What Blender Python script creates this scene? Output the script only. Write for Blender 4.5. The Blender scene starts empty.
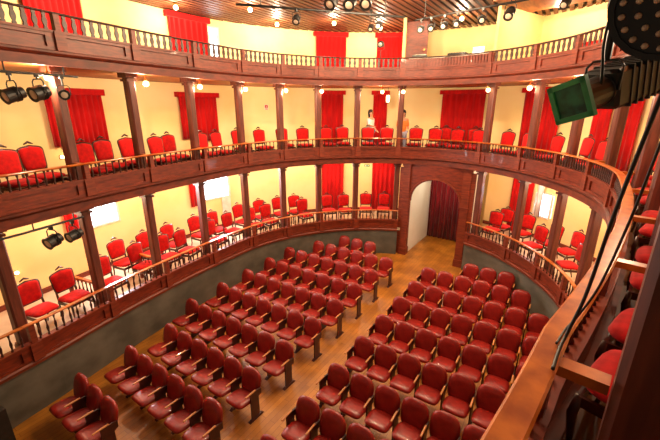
import bpy, bmesh, math, random
import numpy as np
from mathutils import Vector, Matrix
random.seed(7)
PI = math.pi
S = bpy.context.scene
COL = S.collection

# ------------------------------------------------------------------ plan of the horseshoe
W_, YC, AP, EX, NAR = 4.6939, 7.8341, 12.9179, 1.8839, 1.2681
def _plan():
    t = np.linspace(0, np.pi, 400)
    x = W_*np.sign(np.cos(t))*np.abs(np.cos(t))**(2/EX)
    y = YC+(AP-YC)*np.sin(t)**(2/EX)
    yy = np.linspace(-1.5, YC, 240)[:-1]
    xr = W_-NAR*np.clip(1-yy/YC, 0, None)**2+.10*np.clip((2.0-yy)/.9, 0, None)
    P = np.concatenate([np.stack([xr, yy], 1), np.stack([x, y], 1), np.stack([-xr, yy], 1)[::-1]])
    seg = np.concatenate([[0], np.cumsum(np.hypot(*np.diff(P, axis=0).T))])
    seg -= seg[-1]/2
    ss = np.linspace(seg[0], seg[-1], 1601)
    Q = np.stack([np.interp(ss, seg, P[:, 0]), np.interp(ss, seg, P[:, 1])], 1)
    T = np.gradient(Q, axis=0)
    k = np.hanning(41); k /= k.sum()
    T = np.stack([np.convolve(np.pad(T[:, i], 20, mode='edge'), k, 'valid') for i in (0, 1)], 1)
    T /= np.linalg.norm(T, axis=1)[:, None]
    return ss, Q, np.stack([T[:, 1], -T[:, 0]], 1)
SS, QQ, NN = _plan()
SMAX = float(SS[-1])-.05
def nrm(s):
    n = np.array([np.interp(s, SS, NN[:, 0]), np.interp(s, SS, NN[:, 1])]); n /= np.linalg.norm(n)
    return n
def ring(s, off=0.0, z=0.0):
    q = np.array([np.interp(s, SS, QQ[:, 0]), np.interp(s, SS, QQ[:, 1])])+nrm(s)*off
    return Vector((float(q[0]), float(q[1]), z))
def face(s):
    n = nrm(s); return math.atan2(n[1], n[0])-PI/2      # local +Y points away from the hall

# levels
FL = {0: 1.08, 1: 3.85, 2: 6.60}
TZ = {0: 1.4475, 1: 4.2735, 2: 6.9846}      # top of the solid parapet
RZ = {0: 1.8385, 1: 4.5946, 2: 7.3057}      # top of the handrail
PB = {0: 1.09, 1: 3.93, 2: 6.66}            # bottom of the panels
BZ = {0: 1.0275, 1: 3.6603, 2: 6.40}        # bottom of the beam
CEIL = 8.55
DEP = 2.6
TN = {0: 'ground boxes', 1: 'middle gallery', 2: 'top gallery'}

# ------------------------------------------------------------------ materials
def srgb(c):
    return tuple(((v/255)/12.92 if v/255 <= .04045 else ((v/255+.055)/1.055)**2.4) for v in c)
def mat(name, c1, c2=None, rough=.5, scale=(6, 6, 6), spec=.5, metal=0., detail=4, bump=0., coat=0., emit=None, estr=0., sheen=0., contrast=(.35, .65), coords='Object', trans=0.):
    m = bpy.data.materials.new(name); m.use_nodes = True
    nt = m.node_tree; b = nt.nodes['Principled BSDF']
    b.inputs['Roughness'].default_value = rough
    b.inputs['Metallic'].default_value = metal
    b.inputs['Specular IOR Level'].default_value = spec
    b.inputs['Coat Weight'].default_value = coat
    b.inputs['Sheen Weight'].default_value = sheen
    b.inputs['Transmission Weight'].default_value = trans
    c2 = c2 or tuple(v*.8 for v in c1)
    tc = nt.nodes.new('ShaderNodeTexCoord'); mp = nt.nodes.new('ShaderNodeMapping')
    mp.inputs['Scale'].default_value = scale
    nz = nt.nodes.new('ShaderNodeTexNoise'); nz.inputs['Detail'].default_value = detail; nz.inputs['Scale'].default_value = 1.
    rp = nt.nodes.new('ShaderNodeValToRGB')
    rp.color_ramp.elements[0].position, rp.color_ramp.elements[1].position = contrast
    rp.color_ramp.elements[0].color = (*srgb(c2), 1); rp.color_ramp.elements[1].color = (*srgb(c1), 1)
    L = nt.links
    L.new(tc.outputs[coords], mp.inputs['Vector']); L.new(mp.outputs[0], nz.inputs['Vector'])
    L.new(nz.outputs['Fac'], rp.inputs[0]); L.new(rp.outputs[0], b.inputs['Base Color'])
    if bump:
        bp = nt.nodes.new('ShaderNodeBump'); bp.inputs['Strength'].default_value = bump; bp.inputs['Distance'].default_value = .01
        L.new(nz.outputs['Fac'], bp.inputs['Height']); L.new(bp.outputs[0], b.inputs['Normal'])
    if emit:
        b.inputs['Emission Color'].default_value = (*srgb(emit), 1); b.inputs['Emission Strength'].default_value = estr
    return m
M = {}
M['wood'] = mat('mahogany', (132, 52, 26), (98, 34, 16), .5, (3, 3, 26), coat=.05)
M['woodh'] = mat('mahogany_panel', (128, 46, 20), (92, 30, 12), .46, (5, 5, 24), coat=.06)
M['beam'] = mat('painted_beam', (118, 44, 20), (84, 29, 12), .55, (4, 4, 12))
M['post'] = mat('post_wood', (116, 56, 40), (84, 38, 27), .48, (16, 16, 2.0), coat=.05)
M['rail'] = mat('handrail_wood', (200, 110, 38), (156, 74, 24), .28, (7, 7, 7), coat=.3)
M['balu'] = mat('baluster_wood', (78, 38, 25), (54, 24, 16), .45, (9, 9, 9))
M['soffit'] = mat('soffit_boards', (186, 104, 46), (146, 72, 28), .5, (10, 2, 2))
M['plaster'] = mat('cream_plaster', (253, 227, 168), (249, 217, 148), .85, (.7, .7, .9), spec=.2, bump=.05)
M['white'] = mat('white_plaster', (240, 234, 222), (228, 220, 204), .85, (.8, .8, .8), spec=.2)
M['grey'] = mat('grey_render', (102, 96, 84), (76, 72, 62), .8, (1.6, 1.6, 2.4), bump=.08)
M['floorbox'] = mat('pale_floor', (214, 196, 170), (196, 174, 146), .45, (2, 2, 2))
M['floorgal'] = mat('gallery_boards', (118, 68, 26), (84, 44, 16), .5, (9, 1.4, 2))
M['slat'] = mat('ceiling_slats', (122, 66, 36), (88, 44, 24), .5, (12, 1.0, 4), spec=.4)
M['dark'] = mat('ceiling_void', (36, 22, 16), (26, 16, 12), .8)
M['velvet'] = mat('red_velvet', (196, 7, 5), (166, 4, 3), .8, (14, 14, 14), sheen=.1, spec=.2)
M['curtain'] = mat('red_curtain', (198, 7, 8), (168, 4, 5), .75, (7, 7, 1.2), sheen=.1, spec=.2)
M['maroon'] = mat('maroon_curtain', (138, 24, 34), (106, 14, 24), .8, (7, 7, 1.2), sheen=.2, spec=.2)
M['whitecloth'] = mat('white_cloth', (236, 234, 236), (214, 212, 216), .85, (5, 5, 2))
M['frame'] = mat('chair_wood', (70, 28, 16), (46, 17, 9), .35, (14, 14, 14), coat=.3)
M['vinyl'] = mat('red_vinyl', (154, 34, 25), (126, 22, 17), .36, (7, 7, 7), spec=.5, coat=.12)
M['arm'] = mat('armrest_wood', (206, 140, 80), (176, 108, 58), .35, (20, 5, 20), coat=.2)
M['iron'] = mat('standard_iron', (74, 30, 24), (54, 22, 18), .45, (8, 8, 8))
M['black'] = mat('black_metal', (34, 33, 32), (22, 22, 22), .45, (12, 12, 12))
M['rubber'] = mat('cable_rubber', (20, 19, 18), (14, 14, 14), .5)
M['steel'] = mat('steel', (150, 140, 126), (120, 110, 98), .3, metal=.9)
M['lens'] = mat('green_lens', (40, 150, 104), (12, 66, 46), .4, (9, 9, 9), coat=.2)
M['gel'] = mat('green_gel_frame', (84, 206, 124), (40, 140, 80), .4)
M['clear'] = mat('clear_lens', (222, 206, 186), (190, 170, 150), .2, coat=.6)
M['bulb'] = mat('lit_bulb', (255, 236, 190), None, .4, emit=(255, 226, 160), estr=9.)
M['daylit'] = mat('daylit_pane', (250, 250, 255), None, .2, emit=(240, 246, 255), estr=3.2)
M['winframe'] = mat('window_frame', (232, 226, 214), (214, 206, 190), .5)
M['brass'] = mat('brass', (190, 140, 70), (160, 110, 50), .3, metal=.8)
M['skin'] = mat('skin', (196, 138, 106), (180, 118, 90), .5)
M['hair'] = mat('dark_hair', (38, 24, 18), (24, 15, 12), .45)
M['shirtw'] = mat('white_shirt', (236, 222, 212), (220, 198, 188), .8)
M['shirto'] = mat('orange_shirt', (236, 132, 50), (216, 104, 36), .8)
M['jeans'] = mat('pale_jeans', (150, 150, 168), (120, 120, 142), .8)
M['signgreen'] = mat('sign_green', (30, 130, 60), (24, 110, 50), .4, emit=(40, 150, 70), estr=.25)
M['signred'] = mat('sign_red', (206, 46, 30), (190, 36, 24), .4)
M['signwhite'] = mat('sign_white', (240, 236, 226), (230, 226, 214), .5)
M['desk'] = mat('white_desk', (238, 232, 220), (224, 216, 200), .4)
M['screen'] = mat('lit_screen', (230, 238, 245), None, .2, emit=(235, 242, 250), estr=1.6)

def floor_mat():
    m = bpy.data.materials.new('stalls_parquet'); m.use_nodes = True
    nt = m.node_tree; b = nt.nodes['Principled BSDF']; L = nt.links
    tc = nt.nodes.new('ShaderNodeTexCoord'); mp = nt.nodes.new('ShaderNodeMapping')
    mp.inputs['Rotation'].default_value = (0, 0, PI/2)
    br = nt.nodes.new('ShaderNodeTexBrick')
    br.inputs['Color1'].default_value = (*srgb((188, 124, 44)), 1); br.inputs['Color2'].default_value = (*srgb((168, 106, 36)), 1)
    br.inputs['Mortar'].default_value = (*srgb((120, 66, 26)), 1)
    br.inputs['Scale'].default_value = 1.; br.inputs['Brick Width'].default_value = 1.1; br.inputs['Row Height'].default_value = .11
    br.inputs['Mortar Size'].default_value = .003
    nz = nt.nodes.new('ShaderNodeTexNoise'); nz.inputs['Scale'].default_value = 1.7; nz.inputs['Detail'].default_value = 5
    rp = nt.nodes.new('ShaderNodeValToRGB'); rp.color_ramp.elements[0].position = .35; rp.color_ramp.elements[1].position = .7
    rp.color_ramp.elements[0].color = (.62, .56, .5, 1); rp.color_ramp.elements[1].color = (1.12, 1.1, 1.05, 1)
    mx = nt.nodes.new('ShaderNodeMix'); mx.data_type = 'RGBA'; mx.blend_type = 'MULTIPLY'; mx.inputs[0].default_value = 1
    L.new(tc.outputs['Object'], mp.inputs[0]); L.new(mp.outputs[0], br.inputs['Vector']); L.new(tc.outputs['Object'], nz.inputs['Vector'])
    L.new(nz.outputs['Fac'], rp.inputs[0]); L.new(br.outputs['Color'], mx.inputs[6]); L.new(rp.outputs[0], mx.inputs[7])
    L.new(mx.outputs[2], b.inputs['Base Color']); b.inputs['Roughness'].default_value = .38
    return m
M['floor'] = floor_mat()

# ------------------------------------------------------------------ mesh helpers
def box(bm, c, size, rot=0., M4=None, taper=1.):
    sx, sy, sz = (v/2 for v in size)
    vs = []
    for z, k in ((-sz, 1.), (sz, taper)):
        for x, y in ((-sx, -sy), (sx, -sy), (sx, sy), (-sx, sy)):
            v = Matrix.Rotation(rot, 3, 'Z') @ Vector((x*k, y*k, z))+Vector(c)
            vs.append(bm.verts.new(M4 @ v if M4 else v))
    for f in ((3, 2, 1, 0), (4, 5, 6, 7), (0, 1, 5, 4), (1, 2, 6, 5), (2, 3, 7, 6), (3, 0, 4, 7)):
        bm.faces.new([vs[i] for i in f])
def tube(bm, pts, r, n=8, caps=True):
    pts = [Vector(p) for p in pts]; rs = r if isinstance(r, (list, tuple)) else [r]*len(pts)
    rings = []; prev = None
    for i, p in enumerate(pts):
        d = (pts[min(i+1, len(pts)-1)]-pts[max(i-1, 0)]).normalized()
        a = prev if prev is not None else (Vector((0, 0, 1)) if abs(d.z) < .9 else Vector((1, 0, 0)))
        u = (a-d*a.dot(d)).normalized(); prev = u; w = d.cross(u)
        rings.append([bm.verts.new(p+(u*math.cos(2*PI*k/n)+w*math.sin(2*PI*k/n))*rs[i]) for k in range(n)])
    for a, b in zip(rings, rings[1:]):
        for k in range(n): bm.faces.new((a[k], a[(k+1) % n], b[(k+1) % n], b[k]))
    if caps:
        bm.faces.new(rings[0][::-1]); bm.faces.new(rings[-1])
def lathe(bm, prof, n=12, M4=None):
    rings = []
    for r, z in prof:
        rings.append([bm.verts.new((M4 or Matrix()) @ Vector((r*math.cos(2*PI*k/n), r*math.sin(2*PI*k/n), z))) for k in range(n)])
    for a, b in zip(rings, rings[1:]):
        for k in range(n): bm.faces.new((a[k], a[(k+1) % n], b[(k+1) % n], b[k]))
    bm.faces.new(rings[0][::-1]); bm.faces.new(rings[-1])
def sweep(bm, prof, s0, s1, step=.18):
    """closed (offset, z) profile carried along the horseshoe from s0 to s1"""
    n = max(1, int(math.ceil(abs(s1-s0)/step)))
    rows = [[bm.verts.new(ring(s0+(s1-s0)*i/n, o, z)) for o, z in prof] for i in range(n+1)]
    m = len(prof)
    for a, b in zip(rows, rows[1:]):
        for k in range(m): bm.faces.new((a[k], a[(k+1) % m], b[(k+1) % m], b[k]))
    bm.faces.new(rows[0][::-1]); bm.faces.new(rows[-1])
def rect(o0, o1, z0, z1): return [(o0, z0), (o1, z0), (o1, z1), (o0, z1)]
def pillow(bm, outline, front, back, M4, k=4, flat=.0):
    """a padded slab: 2-D outline (x,z), bulging to -front and +back in y"""
    n = len(outline); cx = sum(p[0] for p in outline)/n; cz = sum(p[1] for p in outline)/n
    def loop(t, y): return [bm.verts.new(M4 @ Vector((cx+(x-cx)*t, y, cz+(z-cz)*t))) for x, z in outline]
    def prof(j): return math.cos(j/k*PI/2), math.sin(j/k*PI/2)
    mid = loop(1., 0)
    for sgn, dep in ((-1, front), (1, back)):
        cur = mid
        for j in range(1, k):
            t = 1-.62*(j/k)**1.6; y = dep*(1-(1-j/k)**2.4)
            nx = loop(t, sgn*y)
            for i in range(n):
                q = (cur[i], cur[(i+1) % n], nx[(i+1) % n], nx[i])
                bm.faces.new(q if sgn < 0 else q[::-1])
            cur = nx
        bm.faces.new(cur if sgn < 0 else cur[::-1])
def obj(name, bm, m, parent=None, smooth=False, world=True):
    """one mesh object; vertices given in world space when world is set"""
    bmesh.ops.recalc_face_normals(bm, faces=bm.faces)
    if parent is not None and world:
        off = parent['_loc']
        bm.transform(Matrix.Translation(-Vector(off)))
    me = bpy.data.meshes.new(name); bm.to_mesh(me); bm.free()
    if smooth:
        for p in me.polygons: p.use_smooth = True
    me.materials.append(M[m])
    o = bpy.data.objects.new(name, me); COL.objects.link(o)
    if parent is not None: o.parent = parent
    return o
LOCS = {}
def thing(name, label, cat, loc=(0, 0, 0), rotz=0., group=None):
    o = bpy.data.objects.new(name, None); COL.objects.link(o)
    o.location = loc; o.rotation_euler = (0, 0, rotz); o.empty_display_size = .1
    o['label'] = label; o['category'] = cat; o['_loc'] = [float(v) for v in loc]
    if group: o['group'] = group
    return o
def tag(o, label, cat, group=None, kind=None):
    o['label'] = label; o['category'] = cat
    if group: o['group'] = group
    if kind: o['kind'] = kind
    return o
def struct(name, bm, m, smooth=False):
    o = obj(name, bm, m, None, smooth); o['kind'] = 'structure'; return o
def dup(root, loc, rotz, label, group=None):
    r = root.copy(); COL.objects.link(r); r.location = loc; r.rotation_euler = (0, 0, rotz); r['label'] = label
    if group: r['group'] = group
    for ch in list(root.children):
        c = ch.copy(); COL.objects.link(c); c.parent = r
        for g in list(ch.children):
            d = g.copy(); COL.objects.link(d); d.parent = c
    return r
def sub(name, bm, m, part, thing_, smooth=False):
    """a sub-part: vertices in world space, child of a part of thing_"""
    bm.transform(Matrix.Translation(-Vector(thing_['_loc'])))
    o = obj(name, bm, m, None, smooth); o.parent = part
    return o
def B(): return bmesh.new()
ORD = ['first', 'second', 'third', 'fourth', 'fifth', 'sixth', 'seventh', 'eighth', 'ninth', 'tenth', 'eleventh', 'twelfth', 'thirteenth']

# ------------------------------------------------------------------ the setting
bm = B(); box(bm, (0, 7.5, -.05), (17, 20, .1)); struct('floor', bm, 'floor')
for sd, a, b, fa, fb, wa, wb in (('right', -SMAX, -1.32, -SMAX, -1.07, -SMAX, -.80), ('left', 1.32, SMAX, 1.07, SMAX, .80, SMAX)):
    bm = B(); sweep(bm, rect(0, .16, 0, BZ[0]+.04), a, b); struct('wall_podium_'+sd, bm, 'grey')
    bm = B(); sweep(bm, rect(.162, DEP, .98, FL[0]), fa, fb); struct('floor_boxes_'+sd, bm, 'floorbox')
    bm = B(); sweep(bm, [(-.05, 1.0), (.16, 1.0), (.16, PB[0]), (-.03, PB[0]), (-.06, PB[0]-.03)], a, b); struct('trim_podium_'+sd, bm, 'wood')
    bm = B(); sweep(bm, rect(DEP, DEP+.2, 0, BZ[1]+.1), wa, wb); struct('wall_boxes_'+sd, bm, 'plaster')
    bm = B(); sweep(bm, rect(DEP-.025, DEP, FL[0], FL[0]+.14), wa, wb); struct('baseboard_'+sd, bm, 'wood')
for t, nm in ((1, 'middle'), (2, 'top')):
    bm = B(); sweep(bm, rect(.10, DEP+.01, BZ[t]+.02, FL[t]-.002), -SMAX, SMAX); struct('ceiling_under_%s_gallery' % nm, bm, 'soffit')
    bm = B(); sweep(bm, rect(.08, DEP, FL[t]-.002, FL[t]+.012), -SMAX, SMAX); struct('floor_%s_gallery' % nm, bm, 'floorgal')
    # stepped beam under the parapet: lower face board, then a projecting moulding
    bm = B()
    sweep(bm, [(-.02, BZ[t]), (.12, BZ[t]), (.12, PB[t]), (-.05, PB[t]), (-.09, PB[t]-.015), (-.09, PB[t]-.05), (-.055, PB[t]-.085), (-.02, PB[t]-.10)], -SMAX, SMAX)
    struct('trim_beam_%s_gallery' % nm, bm, 'beam')
bm = B(); sweep(bm, rect(DEP, DEP+.2, BZ[1]+.1, BZ[2]+.1), -SMAX, SMAX); struct('wall_middle_gallery', bm, 'plaster')
bm = B(); sweep(bm, rect(DEP, DEP+.2, BZ[2]+.1, CEIL+.1), -SMAX, SMAX); struct('wall_top_gallery', bm, 'plaster')
for t, nm in ((1, 'middle'), (2, 'top')):
    bm = B(); sweep(bm, rect(DEP-.025, DEP, FL[t], FL[t]+.14), -SMAX, SMAX); struct('baseboard_%s_gallery' % nm, bm, 'wood')
# slatted ceiling
bm = B()
x = -8.6
while x < 8.6:
    box(bm, (x, 7.6, CEIL+.012), (.118, 19.6, .024)); x += .215
struct('ceiling', bm, 'slat')
bm = B(); box(bm, (0, 7.6, CEIL+.12), (17.4, 19.8, .06)); struct('ceiling_void', bm, 'dark')
# rear passage under the arch
PX, PY0, PY1 = .99, 13.05, 15.75
for sx, sd in ((-1, 'left'), (1, 'right')):
    bm = B(); box(bm, (sx*(PX+.06), (PY0+PY1)/2, 1.75), (.12, PY1-PY0, 3.5)); struct('wall_passage_'+sd, bm, 'white')
bm = B(); box(bm, (0, (PY0+PY1)/2, 3.5), (2.2, PY1-PY0, .08)); struct('ceiling_passage', bm, 'white')
bm = B(); box(bm, (0, PY1+.1, 1.75), (2.6, .15, 3.5)); struct('wall_passage_end', bm, 'plaster')

# the arched portal: door surround between two square columns
por = thing('door_1', 'wide wooden arched portal at the far end of the centre aisle', 'portal', (0, 12.95, 0))
por['kind'] = 'structure'
bm = B()
hw, sp, cr, top = .93, 2.25, 3.12, BZ[1]+.03
xs = [hw*math.cos(a) for a in np.linspace(PI, 0, 25)]; zs = [sp+(cr-sp)*math.sin(a) for a in np.linspace(PI, 0, 25)]
for y0, y1 in ((12.90, 13.04),):
    fr = [bm.verts.new((x, y0, z)) for x, z in zip(xs, zs)]; bk = [bm.verts.new((x, y1, z)) for x, z in zip(xs, zs)]
    ft = [bm.verts.new((x if abs(x) < hw-1e-6 else x*1.18, y0, top)) for x in xs]; bt = [bm.verts.new((x if abs(x) < hw-1e-6 else x*1.18, y1, top)) for x in xs]
    for i in range(24):
        bm.faces.new((fr[i], fr[i+1], ft[i+1], ft[i])); bm.faces.new((bk[i+1], bk[i], bt[i], bt[i+1])); bm.faces.new((fr[i+1], fr[i], bk[i], bk[i+1])); bm.faces.new((ft[i], ft[i+1], bt[i+1], bt[i]))
obj('arch_panel', bm, 'woodh', por)
bm = B()
for i in range(24):
    pass
pts = [(x*1.045, 12.885, z if False else sp+(cr+.045-sp)*math.sin(a)) for x, z, a in zip(xs, zs, np.linspace(PI, 0, 25))]
tube(bm, pts, .035, 6); obj('arch_moulding', bm, 'wood', por)
for sx in (-1, 1):
    bm = B()
    box(bm, (sx*1.1, 12.95, top/2), (.27, .24, top)); box(bm, (sx*1.1, 12.94, .14), (.32, .3, .28)); box(bm, (sx*1.1, 12.94, sp), (.32, .29, .07)); box(bm, (sx*1.1, 12.94, top-.06), (.33, .3, .12))
    obj('column', bm, 'wood', por)
for sx in (-1, 1):
    bm = B(); box(bm, (sx*1.30, 12.93, 1.75), (.16, .12, 3.5)); struct('trim_portal_'+('left' if sx < 0 else 'right'), bm, 'wood')

# ------------------------------------------------------------------ galleries: posts and balustrade bays
PS = [1.45, 2.95, 4.35, 5.72, 7.17, 8.88, 10.57, 12.13, 13.75, 15.3]
def post(s, t, off, label):
    z0 = FL[t]+(.012 if t else 0); z1 = BZ[t+1]+.02
    loc = ring(s, off, z0); a = face(s)
    R = thing('wooden_post', label, 'post', loc, a, 'posts of the '+TN[t])
    h = z1-z0
    bm = B(); box(bm, (0, 0, h/2), (.2, .2, h-.02)); bmesh.ops.bevel(bm, geom=[e for e in bm.edges if abs(e.verts[0].co.z-e.verts[1].co.z) > .5], offset=.03, segments=1, affect='EDGES')
    obj('shaft', bm, 'post', R, world=False)
    bm = B(); box(bm, (0, 0, .12), (.25, .25, .24)); box(bm, (0, 0, .26), (.23, .23, .04)); obj('base', bm, 'post', R, world=False)
    bm = B(); box(bm, (0, 0, h-.05), (.30, .30, .10)); box(bm, (0, 0, h-.16), (.25, .25, .05)); obj('capital', bm, 'post', R, world=False)
    return R
def side(s): return 'left' if s > 0 else 'right'
for t in (0, 1):
    for i, p_ in enumerate(PS):
        for sg in (1, -1):
            if i == 9 or (sg < 0 and t == 0 and i > 6): continue
            s = sg*p_
            post(s, t, .355 if (sg < 0 and i >= 8) else .35, 'square dark wooden post of the %s, %s one to the %s of the arch' % (TN[t], ORD[i], side(s)))
# a baluster for every tier, shared mesh
def baluster_mesh(h, f=1.):
    bm = B(); lathe(bm, [(r*f, z) for r, z in [(.022, 0), (.024, .05*h), (.013, .12*h), (.022, .30*h), (.026, .42*h), (.014, .62*h), (.012, .80*h), (.02, .88*h), (.022, h)]], 6)
    me = bpy.data.meshes.new('baluster'); bmesh.ops.recalc_face_normals(bm, faces=bm.faces); bm.to_mesh(me); bm.free()
    for p in me.polygons: p.use_smooth = True
    me.materials.append(M['balu']); return me
def board_mesh(h):
    bm = B(); sil = [(.030, 0), (.034, .10*h), (.022, .18*h), (.042, .40*h), (.044, .52*h), (.024, .78*h), (.032, .86*h), (.030, h)]
    L_ = [bm.verts.new((-x, -.014, z)) for x, z in sil]+[bm.verts.new((x, -.014, z)) for x, z in sil[::-1]]
    K_ = [bm.verts.new((v.co.x, .014, v.co.z)) for v in L_]; n = len(L_)
    for k in range(n): bm.faces.new((L_[k], L_[(k+1) % n], K_[(k+1) % n], K_[k]))
    for k in range(7):
        bm.faces.new((L_[k], L_[k+1], L_[n-2-k], L_[n-1-k])); bm.faces.new((K_[k+1], K_[k], K_[n-1-k], K_[n-2-k]))
    me = bpy.data.meshes.new('baluster'); bmesh.ops.recalc_face_normals(bm, faces=bm.faces); bm.to_mesh(me); bm.free()
    me.materials.append(M['balu']); return me
BME = {t: (board_mesh if t == 2 else baluster_mesh)(RZ[t]-TZ[t]-.042) for t in (0, 1, 2)}
def bay(t, sa, sb, label, spacing=.15, slatted=False, crossbar=None):
    sm = (sa+sb)/2; loc = ring(sm, 0, PB[t])
    R = thing('balustrade', label, 'balustrade', loc, 0, 'balustrades of the '+TN[t])
    lo, hi = PB[t]+.002, TZ[t]; a0, b0 = min(sa, sb), max(sa, sb)
    mid_bay = abs(sm) < .1; at_arch = t == 0 and min(abs(sa), abs(sb)) < 1.4
    ends = [a0, b0] if mid_bay else [b0] if sm > 0 else [a0]
    if mid_bay: a0 -= .1; b0 += .1
    elif sm > 0: a0 += 0 if at_arch else .1; b0 += .1
    else: a0 -= .1; b0 -= 0 if at_arch else .1
    bm = B(); sweep(bm, rect(.0, .05, lo, hi-.03), a0+.0, b0-.0, .15)
    # raised frame around the sunk panel
    sweep(bm, rect(-.035, .0, hi-.085, hi-.03), a0, b0, .15); sweep(bm, rect(-.035, .0, lo, lo+.055), a0, b0, .15)
    for q in (a0, b0-.14): sweep(bm, rect(-.035, .0, lo+.055, hi-.085), q, q+.14, .15)
    obj('parapet_panel', bm, 'woodh', R)
    bm = B(); sweep(bm, rect(-.055, .075, hi-.03, hi+.012), a0, b0, .15); obj('ledge', bm, 'wood', R)
    bm = B(); z = RZ[t]
    k_ = 1.35 if t == 1 else 1.
    sweep(bm, [(o_*k_, z_) for o_, z_ in [(-.042, z-.022), (-.034, z-.032), (.034, z-.032), (.042, z-.022), (.045, z-.008), (.037, z), (-.037, z), (-.045, z-.008)]], a0, b0, .12)
    obj('handrail', bm, 'balu' if t == 2 else 'rail', R)
    for e in ends:
        bm = B(); c = ring(e, -.005); an = face(e)
        box(bm, (c.x, c.y, (lo+RZ[t]-.034)/2), (.10, .10, RZ[t]-.034-lo), an)
        q = ring(e, -.05); box(bm, (q.x, q.y, (lo+hi)/2), (.19, .05, hi-lo), an)
        obj('newel', bm, 'wood', R)
    if slatted:
        n = int((b0-a0)/.1)
        bm = B()
        for k in range(n):
            c = ring(a0+(k+.5)*(b0-a0)/n, .0); box(bm, (c.x, c.y, (hi+RZ[t]-.05)/2), (.075, .03, RZ[t]-.05-hi), face(a0+(k+.5)*(b0-a0)/n))
        sweep(bm, rect(.016, .03, hi, RZ[t]-.05), a0, b0)
        obj('slatted_screen', bm, 'woodh', R)
    else:
        n = max(2, int(round((b0-a0)/(.165 if t == 2 else .105 if t == 1 and sm < -1 else spacing))))
        for k in range(n):
            s = a0+(k+.5)*(b0-a0)/n
            if min(abs(s-e) for e in ends) < .085: continue
            o = bpy.data.objects.new('baluster', BME[t]); COL.objects.link(o); o.parent = R
            o.location = ring(s, 0, hi+.012)-loc; o.rotation_euler.z = face(s)
    if crossbar is not None:
        bm = B(); a = ring(crossbar, .04, RZ[t]-.03); b = ring(crossbar, .245, RZ[t]-.03)
        M4 = Matrix.Translation((a+b)/2) @ Matrix.Rotation(face(crossbar), 4, 'Z')
        box(bm, (0, 0, 0), (.085, (b-a).length, .05), M4=M4); obj('side_rail', bm, 'rail', R)
    return R
for t in (0, 1, 2):
    if t > 0:
        bay(t, -1.45, 1.45, 'long dark wooden balustrade of the %s straight above the arch' % TN[t] if t == 1 else 'slatted wooden parapet of the top gallery in front of the control desk', slatted=(t == 2), crossbar=1.45 if t == 1 else None)
    first = 1.32 if t == 0 else 1.45
    seq = [first]+PS[1:]
    for sg in (1, -1):
        for i in range(len(seq)-1):
            if sg < 0 and t == 0 and i > 5: continue
            if sg < 0 and t == 2 and i > 7: continue
            if i == 8 and not (t == 1 and sg < 0) and not (t < 2 and sg > 0): continue
            bay(t, sg*seq[i], sg*seq[i+1], 'wooden balustrade of the %s, %s bay to the %s of the arch' % (TN[t], ORD[i], side(sg)),
                crossbar=sg*seq[i+1] if t == 1 and i < 8 else None)
    # continuous plain parapet where no bay shows any more
def partition(s, o1, label):
    loc = ring(s, .47, FL[0])
    R = thing('box_partition', label, 'partition', loc, face(s), 'partitions between the ground boxes')
    L_ = o1-.47; h = RZ[0]-FL[0]
    bm = B(); box(bm, (0, L_/2, h-.03), (.07, L_, .05)); obj('handrail', bm, 'rail', R, world=False)
    bm = B(); box(bm, (0, L_/2, .22), (.05, L_, .06)); obj('bottom_rail', bm, 'wood', R, world=False)
    bm = B(); box(bm, (0, L_-.03, h/2), (.07, .07, h)); obj('newel', bm, 'wood', R, world=False)
    for k in range(int(L_/.14)):
        o = bpy.data.objects.new('baluster', BME[0]); COL.objects.link(o); o.parent = R; o.location = (0, .06+k*.14, .25)
        o.scale = (1, 1, (h-.30)/(RZ[0]-TZ[0]-.042))
        if .06+k*.14 > L_-.09: bpy.data.objects.remove(o); break
partition(12.13, 1.45, 'pale-lit low railing dividing the two nearest ground boxes on the left')
partition(10.57, 1.1, 'low railing behind the second ground-box post from the left')

# ------------------------------------------------------------------ stalls seats
def seat_outline(w, z0, z1, n=28):
    pts = []
    for k in range(n):
        a = 2*PI*k/n; c, s_ = math.cos(a), math.sin(a)
        e = 5. if s_ < 0 else 2.7
        x = w*math.copysign(abs(c)**(2/e), c); z = math.copysign(abs(s_)**(2/e), s_)
        x *= 1-.05*max(0, -z)
        pts.append((x, (z0+z1)/2+z*(z1-z0)/2))
    return pts
def make_stall(label, both):
    R = thing('stalls_seat', label, 'theatre seat', (0, 0, 0), 0, 'stalls seats')
    tilt = Matrix.Translation((0, .12, .40)) @ Matrix.Rotation(-.21, 4, 'X') @ Matrix.Translation((0, 0, -.40))
    bm = B(); pillow(bm, seat_outline(.250, .34, .90), .075, .06, tilt, 5); obj('backrest', bm, 'vinyl', R, True, world=False)
    lay = Matrix.Translation((0, -.11, .415)) @ Matrix.Rotation(PI/2-.10, 4, 'X')
    out = [(x, z*.98) for x, z in seat_outline(.236, -.25, .25)]
    bm = B(); pillow(bm, [(x, -z) for x, z in out], .06, .06, lay, 5); obj('seat', bm, 'vinyl', R, True, world=False)
    for sx in ((1, -1) if both else (1,)):
        x = sx*.252
        bm = B(); box(bm, (x, -.10, .625), (.034, .26, .028)); bmesh.ops.bevel(bm, geom=list(bm.edges), offset=.008, segments=1, affect='EDGES')
        obj('armrest', bm, 'arm', R, world=False)
        bm = B()
        box(bm, (x, -.01, .33), (.026, .20, .56), taper=1.0); box(bm, (x, .03, .53), (.025, .26, .14))
        st = obj('standard', bm, 'iron', R, world=False)
        bm = B(); box(bm, (x, 0, .02), (.07, .36, .04), taper=.7); f = obj('foot', bm, 'iron', None); f.parent = st
    return R
protoS = {False: None, True: None}
YR = [2.05, 3.02, 3.96, 4.96, 6.02, 7.05, 8.10, 9.18, 10.28, 11.30]
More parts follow.
